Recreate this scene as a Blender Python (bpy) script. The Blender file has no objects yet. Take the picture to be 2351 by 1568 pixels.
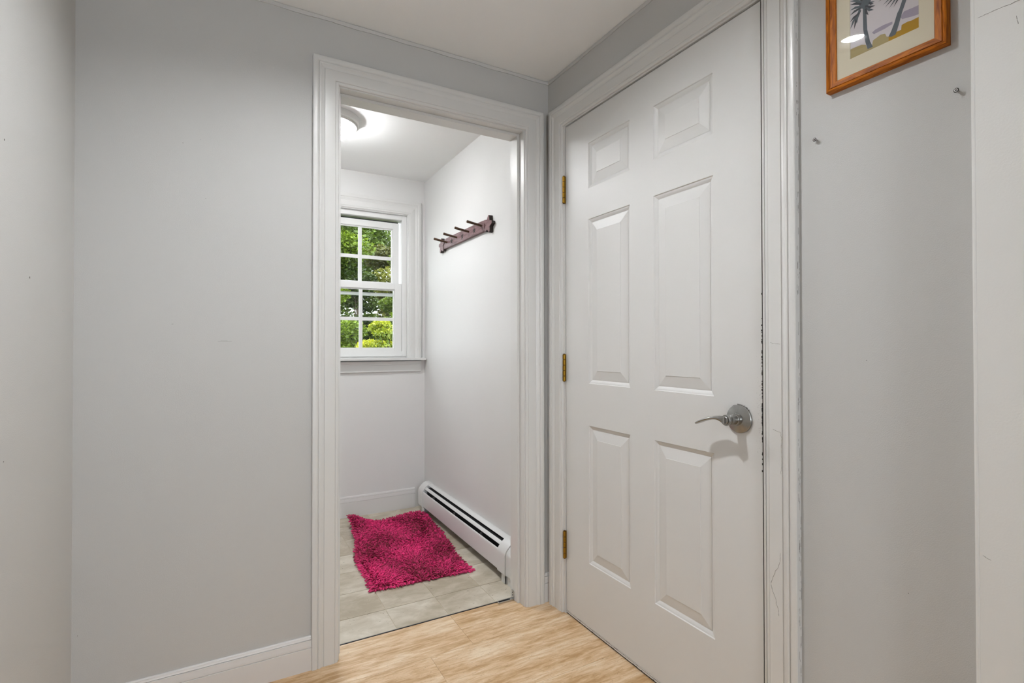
import bpy, bmesh, math, random
from mathutils import Vector, Matrix
sc = bpy.context.scene
COL = sc.collection
random.seed(7)
pi = math.pi

# ------------------------------------------------------------------ camera, world, light, exposure
cam_d = bpy.data.cameras.new('camera')
cam_d.sensor_width = 36.0
cam_d.lens = 1170.93 / 2351 * 36
cam_d.clip_start = 0.02
cam = bpy.data.objects.new('camera', cam_d); COL.objects.link(cam)
yaw, pitch, roll = 0.505278, 0.00923033, -0.00100393
fw = Vector((math.sin(yaw)*math.cos(pitch), math.cos(yaw)*math.cos(pitch), math.sin(pitch)))
rt0 = Vector((math.cos(yaw), -math.sin(yaw), 0)); up0 = rt0.cross(fw)
rt = math.cos(roll)*rt0 + math.sin(roll)*up0; up = -math.sin(roll)*rt0 + math.cos(roll)*up0
M = Matrix((rt, up, -fw)).transposed().to_4x4()
M.translation = Vector((-1.22344, -1.88049, 1.1076))
cam.matrix_world = M
sc.camera = cam

sc.view_settings.view_transform = 'Standard'
sc.view_settings.look = 'None'
sc.view_settings.gamma = 1.0
sc.view_settings.use_curve_mapping = False
sc.view_settings.exposure = 0.06
sc.cycles.use_denoising = True
sc.cycles.max_bounces = 10
sc.cycles.diffuse_bounces = 6
sc.cycles.caustics_reflective = False
sc.cycles.caustics_refractive = False
sc.cycles.sample_clamp_indirect = 8.0

SKY_STRENGTH = 6.5
DOWNLIGHT = 1190.0         # radiance of the hall downlight's lens
DOWNLIGHT_FILL = 480.0     # unseen second one, added behind the camera as fill
LAMP = 82.0                # glowing dome in the mud room
w = bpy.data.worlds.new('overcast_sky'); sc.world = w; w.use_nodes = True
nt = w.node_tree
bg = nt.nodes['Background']; bg.inputs[0].default_value = (0.90, 0.95, 1.0, 1); bg.inputs[1].default_value = SKY_STRENGTH

def area(name, loc, direction, sx, sy, power, color=(1, 1, 1)):
    d = bpy.data.lights.new(name, 'AREA'); d.shape = 'RECTANGLE'; d.size = sx; d.size_y = sy; d.energy = power; d.color = color
    o = bpy.data.objects.new(name, d); COL.objects.link(o); o.location = loc
    o.rotation_euler = Vector(direction).to_track_quat('-Z', 'Z').to_euler()
    return o
# unseen area light, assumed and added as fill, 3.5 m behind the camera
area('assumed_rear_fill', (-1.29, -5.45, 1.30), (0, 1, -0.02), 0.50, 1.75, 52, (0.88, 0.94, 1.0))
portal = area('window_portal', (-0.459, 1.685, 1.52), (0, -1, 0), 0.64, 1.0, 1)
portal.data.cycles.is_portal = True      # only guides the sampling of the sky through the window

# ------------------------------------------------------------------ materials
def mat(name):
    m = bpy.data.materials.new(name); m.use_nodes = True
    return m, m.node_tree.nodes, m.node_tree.links, m.node_tree.nodes['Principled BSDF']

def paint(name, col, rough=0.5, bump=0.0, scale=200.0, spec=0.5, stretch=(1, 1, 1), var=0.03, specks=0.0):
    m, N, L, b = mat(name)
    b.inputs['Roughness'].default_value = rough
    b.inputs['Specular IOR Level'].default_value = spec
    tc = N.new('ShaderNodeTexCoord'); mp = N.new('ShaderNodeMapping'); mp.inputs['Scale'].default_value = stretch
    L.new(tc.outputs['Object'], mp.inputs[0])
    n2 = N.new('ShaderNodeTexNoise'); n2.inputs['Scale'].default_value = 2.2; n2.inputs['Detail'].default_value = 4
    L.new(mp.outputs[0], n2.inputs['Vector'])
    mx = N.new('ShaderNodeMix'); mx.data_type = 'RGBA'
    mx.inputs['A'].default_value = (*[c*(1-var) for c in col], 1); mx.inputs['B'].default_value = (*[min(1, c*(1+var)) for c in col], 1)
    L.new(n2.outputs['Fac'], mx.inputs['Factor'])
    out = mx.outputs['Result']
    if specks:
        vo = N.new('ShaderNodeTexVoronoi'); vo.inputs['Scale'].default_value = 7.0
        L.new(tc.outputs['Object'], vo.inputs['Vector'])
        cr = N.new('ShaderNodeMath'); cr.operation = 'LESS_THAN'; cr.inputs[1].default_value = specks
        L.new(vo.outputs['Distance'], cr.inputs[0])
        mx2 = N.new('ShaderNodeMix'); mx2.data_type = 'RGBA'; mx2.inputs['B'].default_value = (.12, .11, .10, 1)
        L.new(cr.outputs[0], mx2.inputs['Factor']); L.new(out, mx2.inputs['A']); out = mx2.outputs['Result']
    L.new(out, b.inputs['Base Color'])
    if bump:
        n = N.new('ShaderNodeTexNoise'); n.inputs['Scale'].default_value = scale; n.inputs['Detail'].default_value = 3
        L.new(mp.outputs[0], n.inputs['Vector'])
        bp = N.new('ShaderNodeBump'); bp.inputs['Strength'].default_value = bump; bp.inputs['Distance'].default_value = 0.002
        L.new(n.outputs['Fac'], bp.inputs['Height']); L.new(bp.outputs[0], b.inputs['Normal'])
    return m

def metal(name, col, rough=0.3, aniso=0.0):
    m, N, L, b = mat(name)
    b.inputs['Metallic'].default_value = 1.0; b.inputs['Roughness'].default_value = rough
    b.inputs['Anisotropic'].default_value = aniso
    tc = N.new('ShaderNodeTexCoord'); n = N.new('ShaderNodeTexNoise'); n.inputs['Scale'].default_value = 90
    L.new(tc.outputs['Object'], n.inputs['Vector'])
    mx = N.new('ShaderNodeMix'); mx.data_type = 'RGBA'
    mx.inputs['A'].default_value = (*[c*.82 for c in col], 1); mx.inputs['B'].default_value = (*col, 1)
    L.new(n.outputs['Fac'], mx.inputs['Factor']); L.new(mx.outputs['Result'], b.inputs['Base Color'])
    return m

def emit(name, col, strength):
    m, N, L, b = mat(name)
    b.inputs['Base Color'].default_value = (.9, .9, .9, 1)
    b.inputs['Emission Color'].default_value = (*col, 1); b.inputs['Emission Strength'].default_value = strength
    return m

def clear_glass(name, tint=(1, 1, 1)):
    m, N, L, b = mat(name)
    N.remove(b); out = N['Material Output']
    t = N.new('ShaderNodeBsdfTransparent'); t.inputs[0].default_value = (*tint, 1)
    g = N.new('ShaderNodeBsdfGlossy'); g.inputs['Roughness'].default_value = 0.015
    f = N.new('ShaderNodeFresnel'); f.inputs[0].default_value = 1.45
    mx = N.new('ShaderNodeMixShader')
    ge = N.new('ShaderNodeNewGeometry'); sb = N.new('ShaderNodeMath'); sb.operation = 'SUBTRACT'; sb.inputs[0].default_value = 1.0
    L.new(ge.outputs['Backfacing'], sb.inputs[1]); mu = N.new('ShaderNodeMath'); mu.operation = 'MULTIPLY'
    L.new(f.outputs[0], mu.inputs[0]); L.new(sb.outputs[0], mu.inputs[1])
    L.new(mu.outputs[0], mx.inputs[0]); L.new(t.outputs[0], mx.inputs[1]); L.new(g.outputs[0], mx.inputs[2]); L.new(mx.outputs[0], out.inputs[0])
    return m

def stone(name, ca, cb, cc, scale, stretch, rough, pits=0.0, bump=0.1):
    """mottled stone-look vinyl / laminate: two noise octaves between three colours, small pits"""
    m, N, L, b = mat(name)
    b.inputs['Roughness'].default_value = rough
    tc = N.new('ShaderNodeTexCoord'); oi = N.new('ShaderNodeObjectInfo')
    ad = N.new('ShaderNodeVectorMath'); ad.operation = 'MULTIPLY_ADD'
    cmb = N.new('ShaderNodeCombineXYZ')
    for i in range(3): L.new(oi.outputs['Random'], cmb.inputs[i])
    ad.inputs[1].default_value = (13, 17, 5); L.new(cmb.outputs[0], ad.inputs[0]); L.new(tc.outputs['Object'], ad.inputs[2])
    mp = N.new('ShaderNodeMapping'); mp.inputs['Scale'].default_value = stretch; mp.inputs['Rotation'].default_value = (0, 0, 0.05)
    L.new(ad.outputs[0], mp.inputs[0])
    n1 = N.new('ShaderNodeTexNoise'); n1.inputs['Scale'].default_value = scale; n1.inputs['Detail'].default_value = 9; n1.inputs['Roughness'].default_value = .62
    n1.inputs['Distortion'].default_value = .4
    L.new(mp.outputs[0], n1.inputs['Vector'])
    r = N.new('ShaderNodeValToRGB'); e = r.color_ramp.elements
    e[0].position = .30; e[0].color = (*ca, 1); e[1].position = .72; e[1].color = (*cc, 1)
    k = e.new(.5); k.color = (*cb, 1)
    nl = N.new('ShaderNodeTexNoise'); nl.inputs['Scale'].default_value = scale*.22; nl.inputs['Detail'].default_value = 3
    L.new(mp.outputs[0], nl.inputs['Vector'])
    ml = N.new('ShaderNodeMath'); ml.operation = 'MULTIPLY_ADD'; ml.inputs[1].default_value = .75; ml.inputs[2].default_value = -.375
    L.new(nl.outputs['Fac'], ml.inputs[0]); sm = N.new('ShaderNodeMath'); sm.operation = 'ADD'
    L.new(ml.outputs[0], sm.inputs[0]); L.new(n1.outputs['Fac'], sm.inputs[1]); L.new(sm.outputs[0], r.inputs[0]); out = r.outputs[0]
    if pits:
        n2 = N.new('ShaderNodeTexNoise'); n2.inputs['Scale'].default_value = scale*9; n2.inputs['Detail'].default_value = 2
        L.new(mp.outputs[0], n2.inputs['Vector'])
        lt = N.new('ShaderNodeMapRange'); lt.inputs[1].default_value = pits; lt.inputs[2].default_value = pits-.05
        L.new(n2.outputs['Fac'], lt.inputs[0])
        mx = N.new('ShaderNodeMix'); mx.data_type = 'RGBA'; mx.inputs['B'].default_value = (*[c*.42 for c in ca], 1)
        L.new(lt.outputs[0], mx.inputs['Factor']); L.new(out, mx.inputs['A']); out = mx.outputs['Result']
    L.new(out, b.inputs['Base Color'])
    bp = N.new('ShaderNodeBump'); bp.inputs['Strength'].default_value = bump; bp.inputs['Distance'].default_value = .001
    L.new(n1.outputs['Fac'], bp.inputs['Height']); L.new(bp.outputs[0], b.inputs['Normal'])
    return m

def wood(name, ca, cb, rough, stretch, scale=6):
    m, N, L, b = mat(name)
    b.inputs['Specular IOR Level'].default_value = .22
    b.inputs['Roughness'].default_value = rough
    tc = N.new('ShaderNodeTexCoord'); mp = N.new('ShaderNodeMapping'); mp.inputs['Scale'].default_value = stretch
    L.new(tc.outputs['Object'], mp.inputs[0])
    n1 = N.new('ShaderNodeTexNoise'); n1.inputs['Scale'].default_value = scale; n1.inputs['Detail'].default_value = 6; n1.inputs['Distortion'].default_value = 1.2
    L.new(mp.outputs[0], n1.inputs['Vector'])
    r = N.new('ShaderNodeValToRGB'); e = r.color_ramp.elements
    e[0].position = .33; e[0].color = (*ca, 1); e[1].position = .62; e[1].color = (*cb, 1)
    L.new(n1.outputs['Fac'], r.inputs[0]); L.new(r.outputs[0], b.inputs['Base Color'])
    return m

def attr_mat(name, ca, cb, rough, translucent=0.0, attr='tint'):
    m, N, L, b = mat(name)
    b.inputs['Roughness'].default_value = rough
    a = N.new('ShaderNodeAttribute'); a.attribute_name = attr
    mx = N.new('ShaderNodeMix'); mx.data_type = 'RGBA'; mx.inputs['A'].default_value = (*ca, 1); mx.inputs['B'].default_value = (*cb, 1)
    L.new(a.outputs['Fac'], mx.inputs['Factor']); L.new(mx.outputs['Result'], b.inputs['Base Color'])
    if translucent:
        t = N.new('ShaderNodeBsdfTranslucent'); L.new(mx.outputs['Result'], t.inputs[0])
        s = N.new('ShaderNodeMixShader'); s.inputs[0].default_value = translucent
        L.new(b.outputs[0], s.inputs[1]); L.new(t.outputs[0], s.inputs[2]); L.new(s.outputs[0], N['Material Output'].inputs[0])
    return m

m_wall = paint('grey_wall_paint', (.505, .502, .490),   .55, .17, 420, .35, specks=.006)
m_mud = paint('lifted_grey_wall_paint', (.67, .665, .655), .55, .12, 260, .35)  # hall grey lightened so the mud room walls look brighter lit
m_white = paint('white_wall_paint', (.69, .685, .665), .5, .1, 260, .4)
m_ceil = paint('ceiling_paint', (.88, .885, .885), .8, .1, 180, .2)
m_trim = paint('white_trim_gloss', (.64, .635, .62), .30, 0, 60, .5, (1, 1, .12), specks=.007)
m_base = paint('white_baseboard_gloss', (.66, .645, .635), .35, .02, 60, .5, (.12, 1, 1), specks=.008)
m_door = paint('white_door_paint', (.63, .625, .612), .42, .10, 70, .42, (1, 1, .06), .02, specks=.005)
m_heat = paint('white_enamel', (.66, .66, .65), .3, 0, 60, .5)
m_vinylw = paint('white_window_vinyl', (.70, .70, .69), .35, 0, 60, .5)
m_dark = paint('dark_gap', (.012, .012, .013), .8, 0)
m_black = paint('black_strip', (.025, .027, .034), .45, 0)
m_scuff = paint('scuff_mark', (.24, .23, .215), .9, 0)
m_chip = paint('filler_patch', (.66, .65, .62), .9, 0)
m_stain = paint('amber_stain', (.52, .30, .07), .8, 0)
m_brass = metal('aged_brass', (.34, .185, .022), .33)
m_nickel = metal('brushed_nickel', (.40, .395, .38), .26, .4)
m_chrome = metal('zinc_plated_steel', (.62, .61, .59), .25)
m_screw = metal('blackened_screw', (.10, .095, .09), .4)
m_alu = metal('grey_aluminium', (.50, .50, .49), .35)
m_glass = clear_glass('clear_glass')
m_pane = clear_glass('window_glass', (.94, .96, .95))
m_lens = emit('downlight_lens', (.95, .972, 1.0), DOWNLIGHT)
m_lens2 = emit('downlight_lens_fill', (.93, .965, 1.0), DOWNLIGHT_FILL)
m_dome = emit('lamp_dome', (.97, .98, 1.0), LAMP)
m_can = paint('downlight_reflector', (.02, .02, .02), .6, 0)
m_tile = stone('stone_vinyl', (.37, .315, .23), (.475, .42, .33), (.62, .57, .48), 9, (1, 1.6, 1), .42, .30)
m_grout = paint('vinyl_grout', (.52, .45, .33), .6, 0)
m_plank = stone('travertine_laminate', (.44, .265, .115), (.61, .42, .245), (.75, .605, .43), 13, (1.0, 6.0, 1), .42, .33, .05)
m_seam = paint('laminate_seam', (.25, .16, .08), .7, 0)
m_frame = wood('varnished_wood_v', (.20, .045, .002), (.50, .150, .006), .5, (30, 30, 3))
m_frameh = wood('varnished_wood_h', (.20, .045, .002), (.50, .150, .006), .5, (30, 3, 30))
m_mat = paint('cream_mat_board', (.70, .64, .50), .85, .05, 120, .2, var=.07)
m_board = wood('worn_plum_board', (.115, .062, .064), (.215, .125, .128), .4, (20, 2, 20))
m_peg = wood('dark_peg_wood', (.035, .018, .010), (.10, .055, .032), .4, (6, 60, 60))
m_pegd = paint('dark_star_paint', (.022, .014, .011), .6, 0)
m_bark = wood('bark', (.06, .045, .032), (.14, .11, .08), .9, (8, 8, 2))

# ------------------------------------------------------------------ builders
def org(o):
    v = Vector((0, 0, 0))
    while o is not None:
        v = v + Vector(o.location); o = o.parent
    return v

class MB:
    def __init__(s): s.v = []; s.f = []; s.m = []
    def add(s, vs, fs, mi=0):
        k = len(s.v); s.v += [tuple(p) for p in vs]; s.f += [tuple(i+k for i in f) for f in fs]; s.m += [mi]*len(fs)
    def box(s, x0, x1, y0, y1, z0, z1, mi=0):
        x0, x1 = sorted((x0, x1)); y0, y1 = sorted((y0, y1)); z0, z1 = sorted((z0, z1))
        s.add([(x0,y0,z0),(x1,y0,z0),(x1,y1,z0),(x0,y1,z0),(x0,y0,z1),(x1,y0,z1),(x1,y1,z1),(x0,y1,z1)],
              [(0,3,2,1),(4,5,6,7),(0,1,5,4),(1,2,6,5),(2,3,7,6),(3,0,4,7)], mi)
    def extrude(s, loop0, loop1, mi=0, mside=None, cap0=True, cap1=True):
        n = len(loop0); vs = list(loop0)+list(loop1)
        fs = [(i, (i+1) % n, n+(i+1) % n, n+i) for i in range(n)]
        s.add(vs, fs, mi if mside is None else mside)
        k = len(s.v)-2*n
        if cap0: s.f.append(tuple(k+i for i in reversed(range(n)))); s.m.append(mi)
        if cap1: s.f.append(tuple(k+n+i for i in range(n))); s.m.append(mi)
    def tube(s, pts, rad, n=12, mi=0, flat=None, caps=True):
        """swept tube through pts; rad a number or list; flat=(ax vector, factor) squashes along that axis"""
        pts = [Vector(p) for p in pts]; k0 = len(s.v)
        if not hasattr(rad, '__len__'): rad = [rad]*len(pts)
        ref = None
        for i, p in enumerate(pts):
            t = (pts[min(i+1, len(pts)-1)] - pts[max(i-1, 0)]).normalized()
            if ref is None:
                ref = t.cross(Vector((0, 0, 1)))
                if ref.length < .1: ref = t.cross(Vector((1, 0, 0)))
            ref = (ref - t*ref.dot(t)).normalized(); bi = t.cross(ref)
            for j in range(n):
                a = 2*pi*j/n
                d = (ref*math.cos(a)+bi*math.sin(a))*rad[i]
                if flat: d = d - flat[0]*d.dot(flat[0])*(1-flat[1])
                s.v.append(tuple(p+d))
        for i in range(len(pts)-1):
            for j in range(n):
                s.f.append((k0+i*n+j, k0+i*n+(j+1) % n, k0+(i+1)*n+(j+1) % n, k0+(i+1)*n+j)); s.m.append(mi)
        if caps:
            s.f.append(tuple(k0+j for j in reversed(range(n)))); s.m.append(mi)
            e = k0+(len(pts)-1)*n
            s.f.append(tuple(e+j for j in range(n))); s.m.append(mi)
    def lathe(s, c, ax, prof, n=32, mi=0, caps=True):
        """prof: list of (r, h) along axis ax from c"""
        c = Vector(c); ax = Vector(ax).normalized()
        u = ax.cross(Vector((0, 0, 1)))
        if u.length < .1: u = Vector((1, 0, 0))
        u.normalize(); v = ax.cross(u); k0 = len(s.v)
        for r, h in prof:
            for j in range(n):
                a = 2*pi*j/n; s.v.append(tuple(c+ax*h+(u*math.cos(a)+v*math.sin(a))*r))
        for i in range(len(prof)-1):
            for j in range(n):
                s.f.append((k0+i*n+j, k0+i*n+(j+1) % n, k0+(i+1)*n+(j+1) % n, k0+(i+1)*n+j)); s.m.append(mi)
        if caps:
            s.f.append(tuple(k0+j for j in reversed(range(n)))); s.m.append(mi)
            e = k0+(len(prof)-1)*n
            s.f.append(tuple(e+j for j in range(n))); s.m.append(mi)
    def sweep2(s, prof, f0, f1, nrm, mi=0, depth=0.0):
        """prof [(u, t)]: u across, t thickness; f0/f1 map u to the two end points on the wall plane"""
        nrm = Vector(nrm)
        pr = [(prof[0][0], -depth)] + list(prof) + [(prof[-1][0], -depth)]
        a = [Vector(f0(u))+nrm*t for u, t in pr]; b = [Vector(f1(u))+nrm*t for u, t in pr]
        s.extrude(a, b, mi)
    def build(s, name, mats, parent=None, bevel=0.0, smooth=None, loc=None, fixn=True):
        o0 = org(parent) if parent is not None else Vector((0, 0, 0))
        lo = Vector((0, 0, 0))
        if parent is None and loc is not None: lo = Vector(loc); o0 = lo
        me = bpy.data.meshes.new(name)
        me.from_pydata([tuple(Vector(p)-o0) for p in s.v], [], s.f)
        if not hasattr(mats, '__len__'): mats = [mats]
        for m_ in mats: me.materials.append(m_)
        for p, mi in zip(me.polygons, s.m): p.material_index = mi
        if fixn or bevel:
            bm = bmesh.new(); bm.from_mesh(me)
            if fixn: bmesh.ops.recalc_face_normals(bm, faces=bm.faces)
            if bevel:
                es = [e for e in bm.edges if len(e.link_faces) == 2 and e.calc_face_angle(0) > .6]
                bmesh.ops.bevel(bm, geom=es, offset=bevel, segments=2, affect='EDGES', clamp_overlap=True)
            bm.to_mesh(me); bm.free()
        if smooth is not None:
            for p in me.polygons: p.use_smooth = True
            me.set_sharp_from_angle(angle=math.radians(smooth))
        me.update()
        o = bpy.data.objects.new(name, me); COL.objects.link(o)
        if parent is not None: o.parent = parent
        else: o.location = lo
        return o

def tag(o, label=None, cat=None, group=None, kind=None):
    if label: o['label'] = label
    if cat: o['category'] = cat
    if group: o['group'] = group
    if kind: o['kind'] = kind
    return o
def thing(name, loc, label, cat, group=None, kind=None):
    o = bpy.data.objects.new(name, None); COL.objects.link(o); o.location = loc; o.empty_display_size = .05
    return tag(o, label, cat, group, kind)
def dup(o, parent, loc=None):
    c = o.copy(); COL.objects.link(c); c.parent = parent
    if loc is not None: c.location = loc
    for ch in [k for k in o.children]: dup(ch, c)
    return c
def quick(name, m, parent, fn, **k):
    b = MB(); fn(b); return b.build(name, m, parent, **k)

CEIL = 2.2690; MCEIL = 2.2600; XL = -1.615; XM = -0.030; YM = 1.540; XML = -1.75
YR = -6.0; YH = -2.7      # unseen wider room added behind the camera, dark to dilute the bounce light

# ------------------------------------------------------------------ setting: walls, floors, ceilings
b = MB()
ol = [(-1.90, -.02), (-.9025, -.02), (-.9025, 2.05), (-.1055, 2.05), (-.1055, -.02), (.15, -.02), (.15, 2.42), (-1.90, 2.42)]
b.extrude([(x, 0, z) for x, z in ol], [(x, .115, z) for x, z in ol])
wall_back = tag(b.build('wall_back', m_wall, loc=(0, 0, 0)), 'grey painted wall with the open cased doorway', 'wall', kind='structure')

b = MB()
ol = [(.0, -.02), (-.108, -.02), (-.108, 2.042), (-1.046, 2.042), (-1.046, -.02), (-1.50, -.02), (-1.50, 2.42), (0, 2.42)]
b.extrude([(0, y, z) for y, z in ol], [(.12, y, z) for y, z in ol])
wall_right = tag(b.build('wall_right', m_wall), 'grey painted wall holding the closed six-panel door and the picture', 'wall', kind='structure')

b = MB(); b.box(XL-.12, XL, YH, 0, -.02, 2.42)
wall_left = tag(b.build('wall_left', paint('light_grey_wall_paint', (.60, .596, .582), .55, .17, 420, .35, specks=.006)), 'pale grey wall at the left edge of the view', 'wall', kind='structure')

# the bumped-out white wall at the right edge: rounded corner bead
b = MB()
Rr = .006; x0, y0 = -.050, -1.4765
lp = [(.12, y0), (x0+Rr, y0)] + [(x0+Rr-Rr*math.sin(a), y0-Rr+Rr*math.cos(a)) for a in [pi/2*k/6 for k in range(1, 7)]] + \
     [(x0, y0-.0065), (x0+.0006, y0-.0075), (x0, y0-.009), (x0, YH), (.12, YH)]
b.extrude([(x, y, -.02) for x, y in lp], [(x, y, 2.42) for x, y in lp])
wall_pier = tag(b.build('wall_right', m_white, smooth=30), 'white painted wall jutting out at the right edge beyond the picture', 'wall', kind='structure')

b = MB()
RX0, RX1 = -4.6, 2.6
b.box(RX0, RX1, YR-.12, YR, -.02, 2.42); b.box(RX0-.12, RX0, YR, YH, -.02, 2.42); b.box(RX1, RX1+.12, YR, YH, -.02, 2.42)
b.box(RX0, XL-.12, YH, YH+.12, -.02, 2.42); b.box(.12, RX1, YH, YH+.12, -.02, 2.42)
tag(b.build('wall_rear', paint('taupe_paint', (.20, .19, .175), .6, 0)), 'unseen taupe walls added behind the camera to dilute the bounced light', 'wall', kind='structure')

# mud room
b = MB()
ol = [(XML-.12, -.02), (.15, -.02), (.15, 2.42), (XML-.12, 2.42)]
WX0, WX1, WZ0, WZ1 = -.775, -.143, 1.010, 2.022      # rough window opening
for q in ((XML-.12, WX0, -.02, 2.42), (WX1, .15, -.02, 2.42), (WX0, WX1, -.02, WZ0), (WX0, WX1, WZ1, 2.42)):
    b.box(q[0], q[1], YM, YM+.14, q[2], q[3])
wall_mud_back = tag(b.build('wall_far', m_mud), 'pale wall below and around the mud room window', 'wall', kind='structure')
b = MB(); b.box(XM, .15, .115, YM, -.02, 2.42)
wall_mud_right = tag(b.build('wall_right', m_mud), 'pale wall with the coat rack seen through the doorway', 'wall', kind='structure')
b = MB(); b.box(XML-.12, XML, .115, YM, -.02, 2.42)
tag(b.build('wall_left', m_mud), 'hidden left wall of the mud room', 'wall', kind='structure')

# ceiling with two round openings for the recessed downlights
LIGHTS = [(-.880, -.815), (-.88, -3.05)]
def holed_slab(x0, x1, y0, y1, z0, z1, holes, r):
    mb = MB(); hs = .1
    ys = [y0] + sorted([h[1]-hs for h in holes]+[h[1]+hs for h in holes]) + [y1]
    xs0, xs1 = holes[0][0]-hs, holes[0][0]+hs
    for i in range(len(ys)-1):
        mid = (ys[i]+ys[i+1])/2
        h = [h for h in holes if abs(h[1]-mid) < .02]
        if not h:
            mb.add([(x0, ys[i], z0), (x1, ys[i], z0), (x1, ys[i+1], z0), (x0, ys[i+1], z0)], [(0, 3, 2, 1)])
        else:
            cx, cy = h[0]
            mb.add([(x0, ys[i], z0), (cx-hs, ys[i], z0), (cx-hs, ys[i+1], z0), (x0, ys[i+1], z0)], [(0, 3, 2, 1)])
            mb.add([(cx+hs, ys[i], z0), (x1, ys[i], z0), (x1, ys[i+1], z0), (cx+hs, ys[i+1], z0)], [(0, 3, 2, 1)])
            n = 32; ci = []; sq = []
            for k in range(n):
                a = 2*pi*k/n + pi/4; c_, s_ = math.cos(a), math.sin(a); q = hs/max(abs(c_), abs(s_))
                ci.append((cx+r*c_, cy+r*s_, z0)); sq.append((cx+q*c_, cy+q*s_, z0))
            top = [(p[0], p[1], z1) for p in ci]
            mb.add(ci+sq, [(k, (k+1) % n, n+(k+1) % n, n+k) for k in range(n)])
            mb.add(ci+top, [(k, n+k, n+(k+1) % n, (k+1) % n) for k in range(n)])
    mb.add([(x0, y0, z1), (x1, y0, z1), (x1, y1, z1), (x0, y1, z1)], [(0, 1, 2, 3)])
    return mb
b = holed_slab(RX0-.1, RX1+.1, YR-.1, .0, CEIL, CEIL+.14, LIGHTS, .058)
ceiling = tag(b.build('ceiling', m_ceil, fixn=False), 'white hall ceiling above the doorway and door', 'ceiling', kind='structure')
b = MB(); b.box(XML-.1, .1, .115, YM, MCEIL, MCEIL+.14)
tag(b.build('ceiling', m_ceil), 'white mud room ceiling with the round lamp', 'ceiling', kind='structure')

# ceiling moulding: thin reeded strip along both walls
b = MB()
def strip(mb, p0, p1, inward, n=90):
    """thin slightly wavy strip under the ceiling from p0 to p1"""
    p0 = Vector(p0); p1 = Vector(p1); inward = Vector(inward); rr = random.Random(3)
    lo0 = None
    for i in range(n):
        a = p0.lerp(p1, i/n); c = p0.lerp(p1, (i+1)/n)
        z = .0125 + .0012*math.sin(i*.37)+.0008*rr.random(); th = .0035 + .0004*(i % 2)
        vs = [a, a+inward*th, a+inward*th+Vector((0,0,-z)), a+Vector((0,0,-z)), c, c+inward*th, c+inward*th+Vector((0,0,-z)), c+Vector((0,0,-z))]
        mb.add(vs, [(0,1,2,3),(7,6,5,4),(0,4,5,1),(1,5,6,2),(2,6,7,3)])
strip(b, (XL, 0, CEIL-.0015), (0, 0, CEIL-.0015), (0, -1, 0), 150)
tr = tag(b.build('trim_ceiling', paint('moulding_paint', (.56, .555, .54), .7, 0)), 'thin pale moulding strip where the doorway wall meets the ceiling', 'moulding', kind='structure')
quick('stain', m_stain, tr, lambda q: q.box(-1.2046+.02, -1.1926+.02, -.0045, -.0038, CEIL-.0135, CEIL-.002))
m_strip = paint('moulding_paint', (.56, .555, .54), .7, 0)
b = MB(); strip(b, (0, -.004, CEIL-.0015), (0, -1.476, CEIL-.0015), (-1, 0, 0), 140)
tag(b.build('trim_ceiling', m_strip), 'thin pale moulding strip where the door wall meets the ceiling', 'moulding', kind='structure')

# hall floor: laminate planks, each its own piece
fl = tag(quick('floor', m_seam, None, lambda q: q.box(XL, .10, YH, .090, -.02, -.004)), 'travertine-look laminate floor of the hall', 'floor', kind='structure')
def plank(x0, x1, y0, y1):
    g = .0004; mb = MB(); mb.box(x0+g, x1-g, y0+g, y1-g, -.004, 0)
    mb2 = mb.build('plank', m_plank, fl); return mb2
tag(quick('floor', paint('bounce_carpet', (.58, .56, .54), .95, .2, 300, .1), None, lambda q: q.box(RX0, RX1, YR, YH, -.02, 0)), 'unseen beige carpet added behind the camera to bounce light to the ceiling', 'floor', kind='structure')  # unseen light floor, added to bounce light up to the ceiling
yb = -.14; PW = .305; PL = 1.22
rows = [(yb, .089, -.427), (yb-PW, yb, -.593), (yb-2*PW, yb-PW, -1.05), (yb-3*PW, yb-2*PW, -.72), (yb-4*PW, yb-3*PW, -.25)] + \
       [(yb-(k+1)*PW, yb-k*PW, -.3-(k*.37) % 1.2) for k in range(4, 8)]
for y0, y1, j in rows:
    xs = sorted([j-PL, j, j+PL]); xs = [XL]+[x for x in xs if XL+.03 < x < -.03]+[.098]
    for i in range(len(xs)-1): plank(xs[i], xs[i+1], y0, y1)

# mud room floor: vinyl tiles
fm = tag(quick('floor', m_grout, None, lambda q: q.box(XML, XM, .096, YM, -.02, -.0012)), 'beige tile-pattern vinyl floor of the mud room', 'floor', kind='structure')
T = .2182; tx0 = -.647; ty0 = .2655
shared = None
for i in range(-6, 4):
    for j in range(-1, 6):
        a0, a1 = max(tx0+T*i, XML), min(tx0+T*(i+1), XM); c0, c1 = max(ty0+T*j, .097), min(ty0+T*(j+1), YM)
        if a1-a0 < .02 or c1-c0 < .02: continue
        g = .0011
        full = abs(a1-a0-T) < 1e-4 and abs(c1-c0-T) < 1e-4
        if full and shared is not None:
            dup(shared, fm, (a0, c0, 0)); continue
        mb = MB(); mb.box(g, a1-a0-g, g, c1-c0-g, -.0012, 0)
        o = mb.build('tile', m_tile, fm, bevel=.0005); 
        o.location = (a0, c0, 0)
        if full: shared = o

# threshold: two thin dark lines where the floors meet
ts = tag(quick('threshold_strip', m_black, None, lambda q: q.box(-.884, -.206, .0895, .0935, -.003, .0022)),
         'thin black rubber strip where the hall floor meets the vinyl tiles', 'threshold')
quick('ridge', m_alu, ts, lambda q: q.box(-.884, -.206, .0910, .0918, .0020, .0030))

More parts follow.
